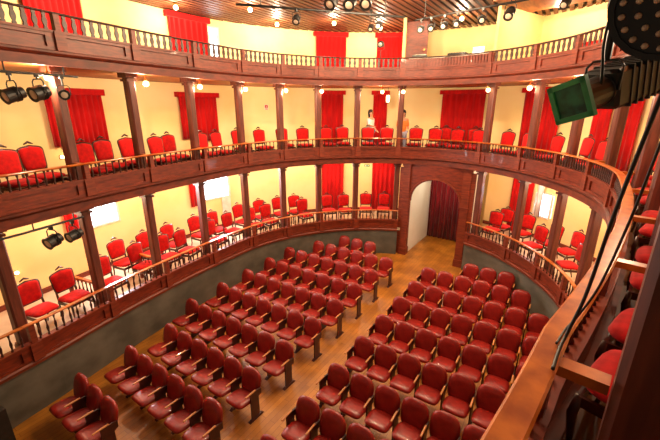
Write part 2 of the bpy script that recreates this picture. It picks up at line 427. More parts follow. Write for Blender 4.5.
LEFT = {0: range(3, 6), 1: range(0, 6), 2: range(0, 6), 3: range(0, 7), 4: range(0, 7), 5: range(0, 7), 6: range(0, 7), 7: range(0, 7), 8: range(0, 6), 9: range(2, 5)}
RIGHT = {1: range(0, 1), 2: range(0, 5), 3: range(0, 6), 4: range(0, 7), 5: range(0, 7), 6: range(0, 7), 7: range(0, 7), 8: range(0, 6), 9: range(2, 5)}
for r, y in enumerate(YR):
    for sd, D in (('left', LEFT), ('right', RIGHT)):
        if r not in D: continue
        for i in D[r]:
            if sd == 'left': x = .045-(.52+.014*y)-(.50+.0052*y)*i
            else: x = .84+.522*i
            yb = y-.20                       # the top of the back leans back by this much
            endl = sd == 'right' and i == min(D[r])
            rowname = ['frontmost', 'second', 'third', 'fourth', 'fifth', 'sixth', 'seventh', 'eighth', 'ninth', 'rearmost'][r]
            if r in (0, 9): place = ['nearest the aisle', 'middle', 'nearest the side wall'][i-min(D[r])]; lab = 'red vinyl stalls seat, %s of the %s row, %s block' % (place, rowname, sd)
            else: lab = 'red vinyl stalls seat, %s from the aisle, %s row from the front, %s block' % (ORD[i], rowname, sd)
            lab = lab.replace('frontmost row from the front', 'front row')
            rz = random.uniform(-.02, .02)
            if protoS[endl] is None:
                o = make_stall(lab, endl); protoS[endl] = o; o.location = (x, yb, 0); o.rotation_euler.z = rz
            else:
                o = dup(protoS[endl], (x, yb, 0), rz, lab)
            o['group'] = 'stalls seats, %s block' % sd

# ------------------------------------------------------------------ carved box chairs
def chair_back(w, z0, z1, n=32, crest=.05):
    pts = []
    for k in range(n):
        a = 2*PI*k/n; c, s_ = math.cos(a), math.sin(a)
        x = math.copysign(abs(c)**.3, c); z = math.copysign(abs(s_)**.3, s_)
        wx = w*(1-.06*(1-z)/2*2)
        zz = (z0+z1)/2+z*(z1-z0)/2
        if z > .5: zz += crest*math.cos(x*PI/2)**2
        pts.append((x*wx, zz))
    return pts
def make_chair(label):
    R = thing('salon_chair', label, 'chair')
    tilt = Matrix.Translation((0, .22, .45)) @ Matrix.Rotation(-.14, 4, 'X') @ Matrix.Translation((0, 0, -.45))
    bm = B(); pillow(bm, chair_back(.272, .54, .99, crest=.04), .008, .02, tilt, 3)
    for sx in (-1, 1): box(bm, (sx*.21, .012, .50), (.035, .03, .22), M4=tilt)
    # little carved crest
    tube(bm, [tilt @ Vector((-.09, 0, 1.045)), tilt @ Vector((-.04, 0, 1.065)), tilt @ Vector((0, 0, 1.085)), tilt @ Vector((.04, 0, 1.065)), tilt @ Vector((.09, 0, 1.045))], [.012, .02, .024, .02, .012], 6)
    obj('back_frame', bm, 'frame', R, True, world=False)
    bm = B(); pillow(bm, chair_back(.248, .562, .968, crest=.038), .045, .025, tilt, 4); obj('backrest', bm, 'velvet', R, True, world=False)
    lay = Matrix.Translation((0, -.02, .44)) @ Matrix.Rotation(PI/2, 4, 'X')
    bm = B(); pillow(bm, [(x*(1+.06*(-z/.24)), z) for x, z in [(math.copysign(abs(math.cos(a))**.4, math.cos(a))*.268, math.copysign(abs(math.sin(a))**.4, math.sin(a))*.25) for a in [2*PI*k/24 for k in range(24)]]], .05, .055, lay, 4)
    obj('seat', bm, 'velvet', R, True, world=False)
    bm = B()
    for c, sz in (((0, -.245, .365), (.48, .025, .055)), ((0, .19, .365), (.46, .025, .055)), ((-.245, -.02, .365), (.025, .44, .055)), ((.245, -.02, .365), (.025, .44, .055))): box(bm, c, sz)
    obj('apron', bm, 'frame', R, world=False)
    for sx in (-1, 1):
        bm = B(); tube(bm, [(sx*.24, -.24, .39), (sx*.247, -.255, .28), (sx*.237, -.24, .10), (sx*.243, -.255, 0)], [.024, .026, .015, .018], 6); obj('leg', bm, 'frame', R, True, world=False)
        bm = B(); tube(bm, [(sx*.225, .20, .42), (sx*.225, .21, .2), (sx*.22, .27, 0)], [.02, .018, .015], 6); obj('leg', bm, 'frame', R, True, world=False)
    return R
protoC = None
def chair(s, off, t, label, turn=0., group=None):
    global protoC
    loc = ring(s, off-.28, FL[t]+(.012 if t else 0)); a = face(s)+turn
    if protoC is None:
        protoC = make_chair(label); protoC.location = loc; protoC.rotation_euler.z = a; protoC['_loc'] = [0, 0, 0]; o = protoC
    else: o = dup(protoC, loc, a, label)
    o['group'] = group; o.scale = (1, 1, 1.06)
    return o
def baynum(s):
    a = abs(s)
    for i, p_ in enumerate(PS):
        if a < p_: return i
    return 9
def relax(t, lst):
    """keep neighbouring chairs clear of each other and of the posts"""
    L_ = [[a, b] for a, b in lst]
    for _ in range(60):
        for i in range(len(L_)):
            for j in range(i+1, len(L_)):
                a, b = L_[i], L_[j]
                if abs(a[1]-b[1]) < .56:
                    k = 1+(a[1]+b[1]-.56)/2/9.; d = (b[0]-a[0])*k
                    if abs(d) < .63:
                        m = (.632-abs(d))/2/k*(1 if d >= 0 else -1); a[0] -= m; b[0] += m
    for a in L_:
        if a[1]-.28-.26 < .48 and any(abs(abs(a[0])-p_) < .40 for p_ in PS[:9]): a[1] = 1.06
    return L_
def chair_run(t, lst, grp):
    """labels count chairs from the left within their bay"""
    lst = relax(t, lst); bays = {}
    for q in lst:
        k = (0 if abs(q[0]) < PS[0] else int(math.copysign(baynum(q[0]), q[0])))
        bays.setdefault(k, []).append(q)
    for k, L_ in bays.items():
        L_.sort(key=lambda q: -q[0])
        for j, q in enumerate(L_):
            where = 'behind %s bay %s of the arch' % (ORD[abs(k)-1], 'left' if k > 0 else 'right') if k else 'above the arch'
            pos = 'the only one' if len(L_) == 1 else ORD[j]+' from left'
            o = chair(q[0], q[1], t, 'red velvet chair, %s, %s %s' % (TN[t], pos, where), random.uniform(-.10, .10)+(.10 if q[0] > 0 else -.10)*(1 if abs(q[0]) > 3 else 0), grp)
T1 = [12.94, 12.50, 11.48, 11.0, 10.3, 9.82, 9.22, 8.3, 7.75, 6.82, 6.26, 5.0+.35, 4.75, 3.9, 3.36, 2.47, 1.93, .95, .34, -.32, -.96, -1.86, -2.5, -3.38, -3.95, -4.82, -6.1, -6.75, -7.6, -8.3]
T1 = [(s, .78) for s in T1]+[(.16, 1.4), (-.60, 1.42), (-9.35, .74), (-10.05, .72), (-11.04, .70), (-11.68, .70), (-12.63, .70), (-13.27, .70)]
chair_run(1, T1, 'red chairs of the middle gallery')
T0 = [(13.05, 1.2), (12.42, 1.1), (11.61, .98), (10.72, 1.74), (10.62, .95), (9.98, 1.64), (9.80, .98), (9.2, 1.66), (9.44, .88), (8.25, 1.66), (8.25, .85), (7.62, 1.6), (7.42, .83), (6.69, 1.70), (6.62, .98), (6.0, 1.76), (6.06, .88), (5.36, 1.75), (4.84, 1.75), (4.72, .98), (3.75, 1.4), (3.2, 1.3), (2.45, 1.45), (1.85, 1.5), (-1.75, .95), (-1.72, 1.72), (-2.35, 1.7), (-3.18, .95), (-3.16, 1.68), (-3.75, 1.72), (-4.5, .96)]
chair_run(0, T0, 'red chairs of the ground boxes')

# ------------------------------------------------------------------ curtains
def drape(bm, s0, s1, z0, z1, off=DEP-.10, amp=.03, wl=.13):
    n = max(6, int(abs(s1-s0)/.022)); rows = []
    for j, z in enumerate((z0, (z0+z1)/2, z1)):
        row = []
        for i in range(n+1):
            s = s0+(s1-s0)*i/n; a = amp*(1. if j < 2 else .55)
            row.append(bm.verts.new(ring(s, off+a*math.sin(2*PI*s/wl+.5*math.sin(9*s)), z)))
        rows.append(row)
    for a, b in zip(rows, rows[1:]):
        for i in range(n): bm.faces.new((a[i], a[i+1], b[i+1], b[i]))
def curtain(t, drapes, z1, label, pelmet=True, m='curtain', group='red curtains on the back walls'):
    ss = [v for d in drapes for v in d[:2]]; a, b = min(ss), max(ss)
    loc = ring((a+b)/2, DEP-.1, drapes[0][2])
    R = thing('curtain', label, 'curtain', loc, 0, group)
    for d in drapes:
        bm = B(); drape(bm, d[0], d[1], d[2], z1-.03); o = obj('drape', bm, m, R, True)
        so = o.modifiers.new('thickness', 'SOLIDIFY'); so.thickness = .008
    if pelmet:
        bm = B(); sweep(bm, rect(DEP-.19, DEP-.01, z1-.16, z1), a-.06, b+.06, .12); obj('pelmet', bm, m, R)
    else:
        bm = B(); tube(bm, [ring(a-.03+(b-a+.06)*i/8, DEP-.1, z1) for i in range(9)], .015, 6); obj('curtain_rod', bm, 'brass', R)
f1, f2, f0 = FL[1]+.03, FL[2]+.03, FL[0]+.03
curtain(2, [(10.07, 11.25, f2)], CEIL-.03, 'red curtain on the top gallery wall at the upper left corner')
curtain(2, [(6.82, 7.77, f2)], CEIL-.03, 'red curtain of the top gallery beside the narrow bright window')
curtain(2, [(3.05, 3.89, f2)], CEIL-.03, 'red curtain of the top gallery, two left of the control desk')
curtain(2, [(1.52, 2.2, f2)], CEIL-.03, 'red curtain of the top gallery touching the left side of the control booth')
curtain(2, [(-2.44, -2.9, f2)], 7.55, 'red curtain low on the top gallery wall at the right')
curtain(1, [(11.0, 11.27, 4.72), (9.98, 10.80, 4.5)], 6.13, 'pair of red curtains under a pelmet in the middle gallery, far left')
curtain(1, [(7.45, 7.74, 4.62), (6.76, 7.30, 4.5)], 6.15, 'pair of red curtains behind the third left post of the middle gallery')
curtain(1, [(3.11, 3.75, f1)], 6.33, 'red curtain in the middle gallery behind the sixth post from the left')
curtain(1, [(1.86, 2.24, f1)], 6.33, 'narrow red curtain of the middle gallery behind the person in white')
curtain(1, [(-.50, .45, f1)], 6.33, 'wide red curtain of the middle gallery to the right above the arch')
curtain(1, [(-1.40, -1.67, f1)], 6.33, 'narrow red drape in the middle gallery, first right of the wide curtain')
curtain(1, [(-1.84, -2.26, f1)], 6.33, 'red drape in the middle gallery behind the green lens spotlight')
curtain(1, [(-2.98, -3.34, f1)], 6.33, 'red drape in the middle gallery between the two posts right of the green spotlight')
curtain(1, [(-3.62, -3.95, f1)], 6.33, 'rightmost red drape visible in the middle gallery')
curtain(0, [(11.08, 11.42, 2.36)], 3.55, 'small red curtain behind the pair of spotlights in the left ground box')
curtain(0, [(7.49, 7.73, 2.2)], 3.55, 'short red curtain left of the bright ground box window')
curtain(0, [(3.08, 3.75, f0)], 3.55, 'red curtain in the ground boxes, second one left of the arch')
curtain(0, [(1.55, 2.2, f0)], 3.55, 'red curtain in the ground boxes next to the arch on its left', pelmet=False)
curtain(0, [(-1.44, -1.64, f0)], 3.55, 'narrow red drape in the right ground boxes left of the post', pelmet=False)
curtain(0, [(-1.77, -1.96, f0)], 3.55, 'narrow red drape in the right ground boxes right of the post', pelmet=False)
curtain(0, [(-2.06, -2.22, 1.9)], 3.5, 'white gathered drape beside the right ground box window', pelmet=False, m='whitecloth', group='white drapes')
# maroon curtain closing the rear passage
R = thing('curtain', 'dark maroon curtain closing the passage behind the arch', 'curtain', (0, 15.55, 0))
bm = B(); n = 120; rows = []
for z in (.02, 1.7, 3.4):
    rows.append([bm.verts.new((-.97+1.94*i/n, 15.50+.05*math.sin(i*.52+.6*math.sin(i*.11)), z)) for i in range(n+1)])
for a, b in zip(rows, rows[1:]):
    for i in range(n): bm.faces.new((a[i], a[i+1], b[i+1], b[i]))
o = obj('drape', bm, 'maroon', R, True); o.modifiers.new('thickness', 'SOLIDIFY').thickness = .01
bm = B(); tube(bm, [(-.985, 15.5, 3.42), (.985, 15.5, 3.42)], .02, 8); obj('curtain_rod', bm, 'brass', R)

# ------------------------------------------------------------------ windows
def window(num, s0, s1, z0, z1):
    sm = (s0+s1)/2
    bm = B(); sweep(bm, rect(DEP-.03, DEP-.015, z0, z1), s0, s1)
    o = struct('window_%d' % num, bm, 'daylit')
    bm = B()
    for a, b, c, d in ((s0-.06, s1+.06, z0-.06, z0), (s0-.06, s1+.06, z1, z1+.06), (s0-.06, s0, z0, z1), (s1, s1+.06, z0, z1)): sweep(bm, rect(DEP-.05, DEP, c, d), a, b)
    sweep(bm, rect(DEP-.045, DEP-.012, z0, z1), sm-.015, sm+.015)
    f = obj('window_frame', bm, 'winframe'); f.parent = o
    return o
window(1, 10.08, 10.82, 2.45, 3.3)
window(2, 6.62, 7.36, 2.35, 3.35)
window(3, 6.58, 6.76, 7.3, 8.25)
window(4, -2.0, -2.45, 1.95, 2.75)
bm = B(); sweep(bm, rect(DEP-.05, DEP-.005, FL[0], 2.28), 6.58, 6.82); struct('door_3', bm, 'winframe')

# ------------------------------------------------------------------ lamps
def point(loc, watts, col=(1, .80, .50), r=.06, name='lamp_light'):
    l = bpy.data.lights.new(name, 'POINT'); l.energy = watts; l.color = col; l.shadow_soft_size = r
    o = bpy.data.objects.new(name, l); COL.objects.link(o); o.location = loc; return o
WARM = (1, .79, .54)
P_SC, P_G0, P_TOP, P_HALL = 72, 54, 84, 330
def sconce(s, off, z, label, watts):
    loc = ring(s, off, z)
    R = thing('globe_lamp', label, 'lamp', loc, face(s), 'globe lamps of the galleries')
    bm = B(); bmesh.ops.create_icosphere(bm, subdivisions=2, radius=.065); obj('globe', bm, 'bulb', R, True, world=False)
    top = BZ[2 if z > 4 else 1]+.02
    bm = B(); lathe(bm, [(.03, .055), (.035, .10), (.012, .11), (.012, top-z)], 10); obj('lamp_holder', bm, 'brass', R, True, world=False)
    point(loc+Vector((0, 0, -.06))+Vector((*nrm(s), 0))*.16, watts*(.3 if s < -12 else .55 if s < -7 else 1.), WARM, .05)
for s, lb in ((12.38, 'beside the first post from the left'), (10.3, 'beside the second post from the left'), (8.7, 'beside the third post from the left'), (7.05, 'beside the fourth post from the left'), (5.58, 'beside the fifth post from the left'), (4.28, 'beside the sixth post from the left'), (2.12, 'above the person in white'), (1.40, 'above the person in orange'), (-1.40, 'right of the wide red curtain'), (-2.8, 'left of the green lens spotlight'), (-4.2, 'right of the green lens spotlight'), (-5.5, 'second past the green lens spotlight'), (-8.0, 'on the right gallery beyond the near post'), (-10.3, 'on the right gallery above the near box'), (-12.9, 'unseen fill added behind the round LED lantern')):  # the last lamp is added out of sight to brighten the near box
    sconce(s, .12 if abs(s) > 2.2 else .16, 6.20, 'glowing globe lamp under the top gallery, '+lb, P_SC)
for k, s in enumerate((12.9, 11.3, 9.7, 8.0, 6.4, 5.0, 3.6, 2.2, -2.2, -3.6, -5.0, -6.6)):
    o = point(ring(s, 1.25, 3.48), P_G0, WARM, .05)  # unseen lights without bodies, added to brighten the box walls
def downlight(x, y, label, watts, col=WARM):
    R = thing('ceiling_lamp', label, 'lamp', (x, y, CEIL-.12), 0, 'ceiling lamps')
    bm = B(); bmesh.ops.create_icosphere(bm, subdivisions=2, radius=.07); obj('globe', bm, 'bulb', R, True, world=False)
    bm = B(); lathe(bm, [(.035, .06), (.07, .10), (.07, .118)], 12); obj('lamp_holder', bm, 'brass', R, True, world=False)
    point((x, y, CEIL-.32), watts, col)
for x, y, lb in ((-6.35, 7.37, 'over the left top gallery beside the red curtain'), (-4.72, 8.73, 'second from the left'), (-5.37, 10.66, 'casting a bright patch on the cream wall'), (-3.62, 11.62, 'above the second red curtain left of the booth'), (-2.63, 13.2, 'above the curtain left of the booth'), (.24, 13.3, 'over the control desk'), (3.0, 13.2, 'over the right top gallery'), (5.4, 10.4, 'added unseen, right top gallery, nearer the viewer'), (-6.0, 4.4, 'added unseen over the near left top gallery'), (6.0, 6.4, 'added unseen over the near right top gallery')):  # the last three are added beyond the view for more gallery light
    downlight(x, y, 'small glowing lamp on the slatted ceiling '+lb, P_TOP)
for x, y, k in ((2.0, 3.4, .4), (-1.0, 7.0, .5), (1.2, 6.4, .9), (-.8, 8.9, 1.1), (.9, 8.6, 1.1), (0, 10.0, .8)):
    point((x, y, 8.3), P_HALL*k, (1, .74, .46), .12)  # bare lights added over the stalls, with no lamp body
point((0.2, 14.2, 3.2), 30, (1, .88, .66), .1)
# daylight that falls through the windows
def daylight(s, z, w, h, watts):
    l = bpy.data.lights.new('window_daylight', 'AREA'); l.shape = 'RECTANGLE'; l.size = w; l.size_y = h; l.energy = watts; l.color = (.86, .93, 1)
    o = bpy.data.objects.new('window_daylight', l); COL.objects.link(o); o.location = ring(s, DEP-.07, z)
    n = nrm(s); o.rotation_euler = Vector((-n[0], -n[1], -.25)).to_track_quat('-Z', 'Y').to_euler()
daylight(10.45, 2.88, .74, .8, 110); daylight(7.0, 2.85, .74, .9, 120); daylight(-2.2, 2.35, .45, .8, 18); daylight(6.62, 7.8, .28, .9, 8)

# ------------------------------------------------------------------ control booth of the top gallery
for sx, sd in ((1.47, 'left'), (-1.47, 'right')):
    bm = B(); a = ring(sx, .12, FL[2]); b = ring(sx, DEP, FL[2]); mid = (a+b)/2
    box(bm, (mid.x, mid.y, (FL[2]+CEIL)/2), (.1, (b-a).length, CEIL-FL[2]), face(sx)); struct('wall_booth_'+sd, bm, 'plaster')
bm = B(); sweep(bm, rect(.75, .81, FL[2], CEIL), .78, 1.41); d = struct('door_2', bm, 'woodh')
bm = B(); sweep(bm, rect(.70, .75, 7.6, 7.65), .84, .88); h_ = obj('door_handle', bm, 'brass'); h_.parent = d
R = thing('control_desk', 'long white control desk with mixing gear behind the slatted parapet', 'desk', ring(0, .45, FL[2]+.012))
bm = B(); sweep(bm, rect(.18, .70, 7.28, 7.33), -1.28, 1.28); obj('desk_top', bm, 'desk', R)
for s in (-1.2, 1.2):
    bm = B(); c = ring(s, .44); box(bm, (c.x, c.y, (FL[2]+.012+7.28)/2), (.05, .46, 7.28-FL[2]-.012), face(s)); obj('leg', bm, 'desk', R)
def gear(name, s, off, size, m, label, cat, z=7.33):
    c = ring(s, off, z); o = thing(name, label, cat, c, face(s), 'gear on the control desk')
    bm = B(); box(bm, (0, 0, size[2]/2), size); bmesh.ops.bevel(bm, geom=list(bm.edges), offset=.008, segments=1, affect='EDGES'); obj('case', bm, m, o, world=False)
    return o
for s, w, lb in ((.95, .5, 'left end'), (-.2, .6, 'middle')):
    o = gear('mixing_console', s, .42, (w, .36, .07), 'black', 'low dark mixing console on the %s of the control desk' % lb, 'mixer')
    bm = B()
    for i in range(10):
        for j in range(3): box(bm, (-w/2+.05+i*(w-.1)/9, -.12+j*.1, .08), (.018, .018, .03))
    k_ = obj('knobs', bm, 'steel', o, world=False); k_['kind'] = 'stuff'
o = gear('laptop', -.75, .40, (.36, .25, .02), 'steel', 'open laptop with a bright screen on the control desk', 'laptop')
bm = B(); box(bm, (0, .13, .13), (.36, .012, .23), M4=Matrix.Rotation(-.15, 4, 'X')); obj('screen', bm, 'screen', o, world=False)
R = thing('microphone_stand', 'thin black microphone stand at the right end of the control desk', 'microphone stand', ring(-1.2, .85, FL[2]+.012))
c = ring(-1.2, .85)
bm = B(); tube(bm, [(c.x, c.y, FL[2]+.03), (c.x, c.y, 8.1)], .012, 6); obj('pole', bm, 'black', R)
bm = B(); lathe(bm, [(.14, 0), (.14, .015), (.02, .03)], 16, Matrix.Translation((c.x, c.y, FL[2]+.012))); obj('base', bm, 'black', R)

# ------------------------------------------------------------------ stage lights
def spotlight(loc, aim, r, L_, label, top=None, lens='clear', group='stage spotlights', name='stage_spotlight', doors=False, led=False, post_top=None, gel=False):
    """loc = centre of the can, aim = point it looks at; hung from height top (or standing on one)"""
    loc = Vector(loc); d = (Vector(aim)-loc).normalized()
    R = thing(name, label, 'spotlight', loc, 0, group)
    Q = d.to_track_quat('Z', 'Y').to_matrix().to_4x4()
    bm = B(); lathe(bm, [(r*.55, -L_*.55), (r*.8, -L_*.5), (r*.9, -L_*.1), (r, -L_*.08), (r, L_*.45), (r*1.08, L_*.45), (r*1.08, L_*.5), (r*.96, L_*.5), (r*.96, L_*.46)], 20, Q)
    for k in range(3): lathe(bm, [(r*1.0, -L_*(.02+.1*k)), (r*1.07, -L_*(.02+.1*k)+.003), (r*1.07, -L_*(.02+.1*k)+.012), (r*1.0, -L_*(.02+.1*k)+.015)], 20, Q)
    can = obj('can', bm, 'black', R, world=False)
    if led:
        bm = B(); lathe(bm, [(r*.95, L_*.46), (r*.95, L_*.465)], 24, Q); obj('face_plate', bm, 'black', R, world=False)
        n = 0
        for ringr, cnt in ((.0, 1), (.30, 7), (.58, 13), (.84, 20)):
            for k in range(cnt):
                a = 2*PI*k/cnt+ringr; p = Q @ Vector((math.cos(a)*r*ringr, math.sin(a)*r*ringr, L_*.465))
                bm = B(); lathe(bm, [(r*.07, 0), (r*.06, .008), (r*.03, .014)], 8, Matrix.Translation(p) @ Q); obj('led_lens', bm, 'clear', R, True, world=False)
    else:
        bm = B(); lathe(bm, [(r*.93, L_*.40), (r*.8, L_*.45), (r*.4, L_*.48), (.01, L_*.485)], 20, Q); obj('lens', bm, lens, R, True, world=False)
    if doors:
        e = r*1.08
        for k in range(4):
            bm = B(); rot = Q @ Matrix.Rotation(k*PI/2, 4, 'Z') @ Matrix.Translation((e, 0, L_*.5)) @ Matrix.Rotation(.5, 4, 'Y')
            w = e*1.0
            vs = [bm.verts.new(rot @ Vector(v)) for v in ((0, -w, 0), (0, w, 0), (0, w*1.15, e*.85), (0, -w*1.15, e*.85), (.004, -w, 0), (.004, w, 0), (.004, w*1.15, e*.85), (.004, -w*1.15, e*.85))]
            for f in ((0, 1, 2, 3), (7, 6, 5, 4), (0, 4, 5, 1), (1, 5, 6, 2), (2, 6, 7, 3), (3, 7, 4, 0)): bm.faces.new([vs[i] for i in f])
            obj('barn_door', bm, doors, R, world=False)
    if gel:
        e = r*1.12
        bm = B()
        for a in range(4): box(bm, (0, e, 0), (2*e+.02, .022, .02), M4=Q @ Matrix.Translation((0, 0, L_*.53)) @ Matrix.Rotation(a*PI/2+.3, 4, 'Z'))
        obj('gel_frame', bm, 'gel', R, world=False)
        bm = B(); box(bm, (0, 0, 0), (2*e, 2*e, .006), M4=Q @ Matrix.Translation((0, 0, L_*.53)) @ Matrix.Rotation(.3, 4, 'Z')); obj('colour_gel', bm, 'lens', R, world=False)
        bm = B(); box(bm, (0, 0, 0), (2.4*r, 2.6*r, L_*1.0), M4=Q @ Matrix.Translation((0, 0, -L_*.50))); bmesh.ops.bevel(bm, geom=list(bm.edges), offset=.015, segments=1, affect='EDGES')
        for k in range(6): box(bm, (0, 0, 0), (2.55*r, 2.75*r, .008), M4=Q @ Matrix.Translation((0, 0, -L_*(.25+.13*k))))
        obj('lamp_housing', bm, 'black', R, world=False)
    # yoke and clamp
    side_ = d.cross(Vector((0, 0, 1)))
    side_ = side_.normalized() if side_.length > .05 else Vector((1, 0, 0))
    up = Vector((0, 0, 1))*(1 if top is not None else -1)
    h = r*1.9
    bm = B(); pts = [side_*r*1.15, side_*r*1.15+up*h*.8, side_*r*.8+up*h, -side_*r*.8+up*h, -side_*r*1.15+up*h*.8, -side_*r*1.15]
    tube(bm, pts, r*.09, 6); obj('yoke', bm, 'black', R, world=False)
    bm = B()
    tz = (top if top is not None else post_top)-loc.z
    a, b = up*h, Vector((0, 0, tz))
    tube(bm, [a, b], .016, 8)
    box(bm, (0, 0, tz-(.03 if up.z > 0 else -.03)), (.06, .06, .06)); obj('clamp', bm, 'black', R, world=False)
    return R
def pipe(name, pts, r, label, hangers=None, m='black'):
    mid = Vector(pts[len(pts)//2])
    R = thing(name, label, 'lighting bar', mid, 0, 'lighting bars')
    bm = B(); tube(bm, pts, r, 10); obj('tube', bm, m, R, True)
    for p, z in (hangers or []):
        bm = B(); tube(bm, [p, (p[0], p[1], z)], .012, 6); obj('hanger', bm, m, R)
# bars under the left gallery edges
def ringbar(s0, s1, off, z, ztop, label):
    pts = [ring(s0+(s1-s0)*k/10, off, z) for k in range(11)]
    pipe('lighting_bar', pts, .022, label, [(pts[k], ztop) for k in (1, 5, 9)])
ringbar(11.9, 14.3, .03, 6.24, BZ[2]+.005, 'dark lighting bar under the top gallery edge at the left')
ringbar(12.35, 14.2, .03, 3.52, BZ[1]+.005, 'dark lighting bar under the middle gallery edge at the left')
spotlight(ring(13.08, -.02, 5.88), (-3.2, -2.5, 4.3), .115, .30, 'leftmost black spotlight hanging under the top gallery', 6.24)
spotlight(ring(12.66, -.02, 5.92), (-2.8, -2.5, 4.4), .12, .28, 'black spotlight under the top gallery, middle of the left three', 6.24)
spotlight(ring(12.24, -.02, 5.90), (3.2, 0, 5.3), .085, .24, 'black spotlight with pale rim in front of the first left post', 6.24)
spotlight(ring(13.02, -.02, 3.24), (-3.0, -1.5, 2.2), .115, .27, 'black spotlight under the middle gallery, left of a pair', 3.52)
spotlight(ring(12.62, -.02, 3.22), (-2.6, -2.5, 2.4), .10, .28, 'black spotlight under the middle gallery beside the post, right of a pair', 3.52)
# ceiling bars
pipe('lighting_bar', [(-3.6, 7.1, 8.1), (-.61, 10.63, 8.1)], .028, 'straight dark lighting bar below the ceiling, left of the booth', [((-3.2, 7.57, 8.1), CEIL), ((-1.0, 10.17, 8.1), CEIL)])
pipe('lighting_bar', [(-.5, 11.15, 8.1), (2.5, 10.55, 8.1)], .028, 'dark lighting bar below the ceiling in front of the control booth', [((-.2, 11.09, 8.1), CEIL), ((2.2, 10.61, 8.1), CEIL)])
for k, (x, y, aim) in enumerate(((-2.62, 8.26, (0, 3, 2)), (-1.12, 10.03, (1, 2, 3)))):
    spotlight((x, y, 7.86), aim, .09, .24, 'small dark spotlight on the left ceiling bar, %s from its left end' % ORD[k], 8.1)
for k, (x, y, lb) in enumerate(((-1.05, 7.55, 'left'), (-.75, 7.85, 'middle'), (-.42, 7.98, 'right'))):
    spotlight((x, y, 7.92), (-1+k*1.2, 2., 3), .125, .30, 'bulky dark spotlight hanging at the top edge of the ceiling, %s of three' % lb, CEIL)
for k, (x, aim) in enumerate(((-.30, (1, 3, 4)), (.02, (2, 4, 3)), (.42, (0, 2, 3)), (.78, (2, 2, 3)), (1.45, (3, 2, 3)))):
    spotlight((x, 11.15-(x+.5)*.2, 7.84), aim, .085, .22, 'small dark spotlight on the ceiling bar before the booth, %s from its left end' % ORD[k], 8.1)
spotlight((2.05, 11.0, 7.95), (1.5, 4, 2), .11, .32, 'larger dark spotlight hanging from the ceiling right of the booth', CEIL)
spotlight((3.2, 11.6, 8.15), (0, 4, 2), .10, .26, 'dark spotlight close under the ceiling at the upper right', CEIL)
spotlight((-1.95, 11.15, 8.05), (0, 4, 1), .08, .2, 'small boxy spotlight hanging left of the control booth', CEIL)
# follow spot on its stand at the top gallery
fs = ring(2.22, .32)
spotlight((fs.x, fs.y, 7.78), (0, 6, 6.6), .10, .42, 'long dark follow spotlight on a stand behind the top balustrade', None, post_top=FL[2]+.02)
# wooden ceiling bulkhead at the upper right, dark trap in the middle
bm = B(); box(bm, (3.05, 11.9, CEIL-.10), (2.5, 2.0, .18), -.35); struct('ceiling_bulkhead', bm, 'soffit')
bm = B(); box(bm, (-.3, 8.9, CEIL-.04), (2.1, 1.5, .06)); struct('ceiling_trap', bm, 'dark')
# the two big lanterns right in front of the viewer
def dirn(a, b): return (Vector(b)-Vector(a)).normalized()
CAMP = Vector((3.8866, 0, 5.6998))
spotlight((4.115, 1.80, 6.05), (3.90, .70, 5.80), .165, .28, 'big round black LED spotlight close to the viewer at the upper right', BZ[2]+.02, led=True)
spotlight((3.95, 1.985, 5.765), (3.60, 1.42, 5.60), .062, .34, 'black spotlight with green lens and barn doors at the upper right', BZ[2]+.02, lens='lens', gel=True)
pipe('lighting_bar', [ring(s, .20, 6.33) for s in (-14.4, -14, -13.5, -13, -12.5)], .024, 'dark lighting bar carrying the two big lanterns at the upper right', [(ring(s, .20, 6.33), BZ[2]+.03) for s in (-14.2, -12.7)])
def cable(pts, label, r=.011):
    P = [Vector(p) for p in pts]; out = []
    for i in range(len(P)-1):
        a, b, c, d = P[max(i-1, 0)], P[i], P[i+1], P[min(i+2, len(P)-1)]
        for k in range(8):
            t = k/8; out.append(.5*((2*b)+(c-a)*t+(2*a-5*b+4*c-d)*t*t+(3*b-a-3*c+d)*t**3))
    out.append(P[-1])
    bm = B(); tube(bm, out, r, 8); o = obj('power_cable', bm, 'rubber', None, True)
    tag(o, label, 'cable', 'cables of the near lanterns')
cable([(4.16, 1.80, 5.92), (4.132, 1.811, 5.741), (4.09, 1.863, 5.289), (4.068, 1.938, 4.863), (4.03, 1.90, 4.66), (4.005, 1.80, 4.612), (3.985, 1.62, 4.608)], 'long black cable hanging from the big round lantern, left of two', .008)
cable([(4.2, 1.89, 5.75), (4.181, 1.906, 5.577), (4.164, 2.011, 5.219), (4.127, 2.097, 4.848), (4.07, 2.10, 4.65), (4.025, 2.0, 4.609), (3.99, 1.84, 4.606)], 'long black cable hanging from the big round lantern, right of two', .006)
cable([(3.93, 1.93, 6.02), (3.93, 1.91, 5.93), (3.945, 1.90, 5.82), (3.95, 1.90, 5.73), (3.94, 1.93, 5.70)], 'short pale safety cord looped on the green lens spotlight', .006)

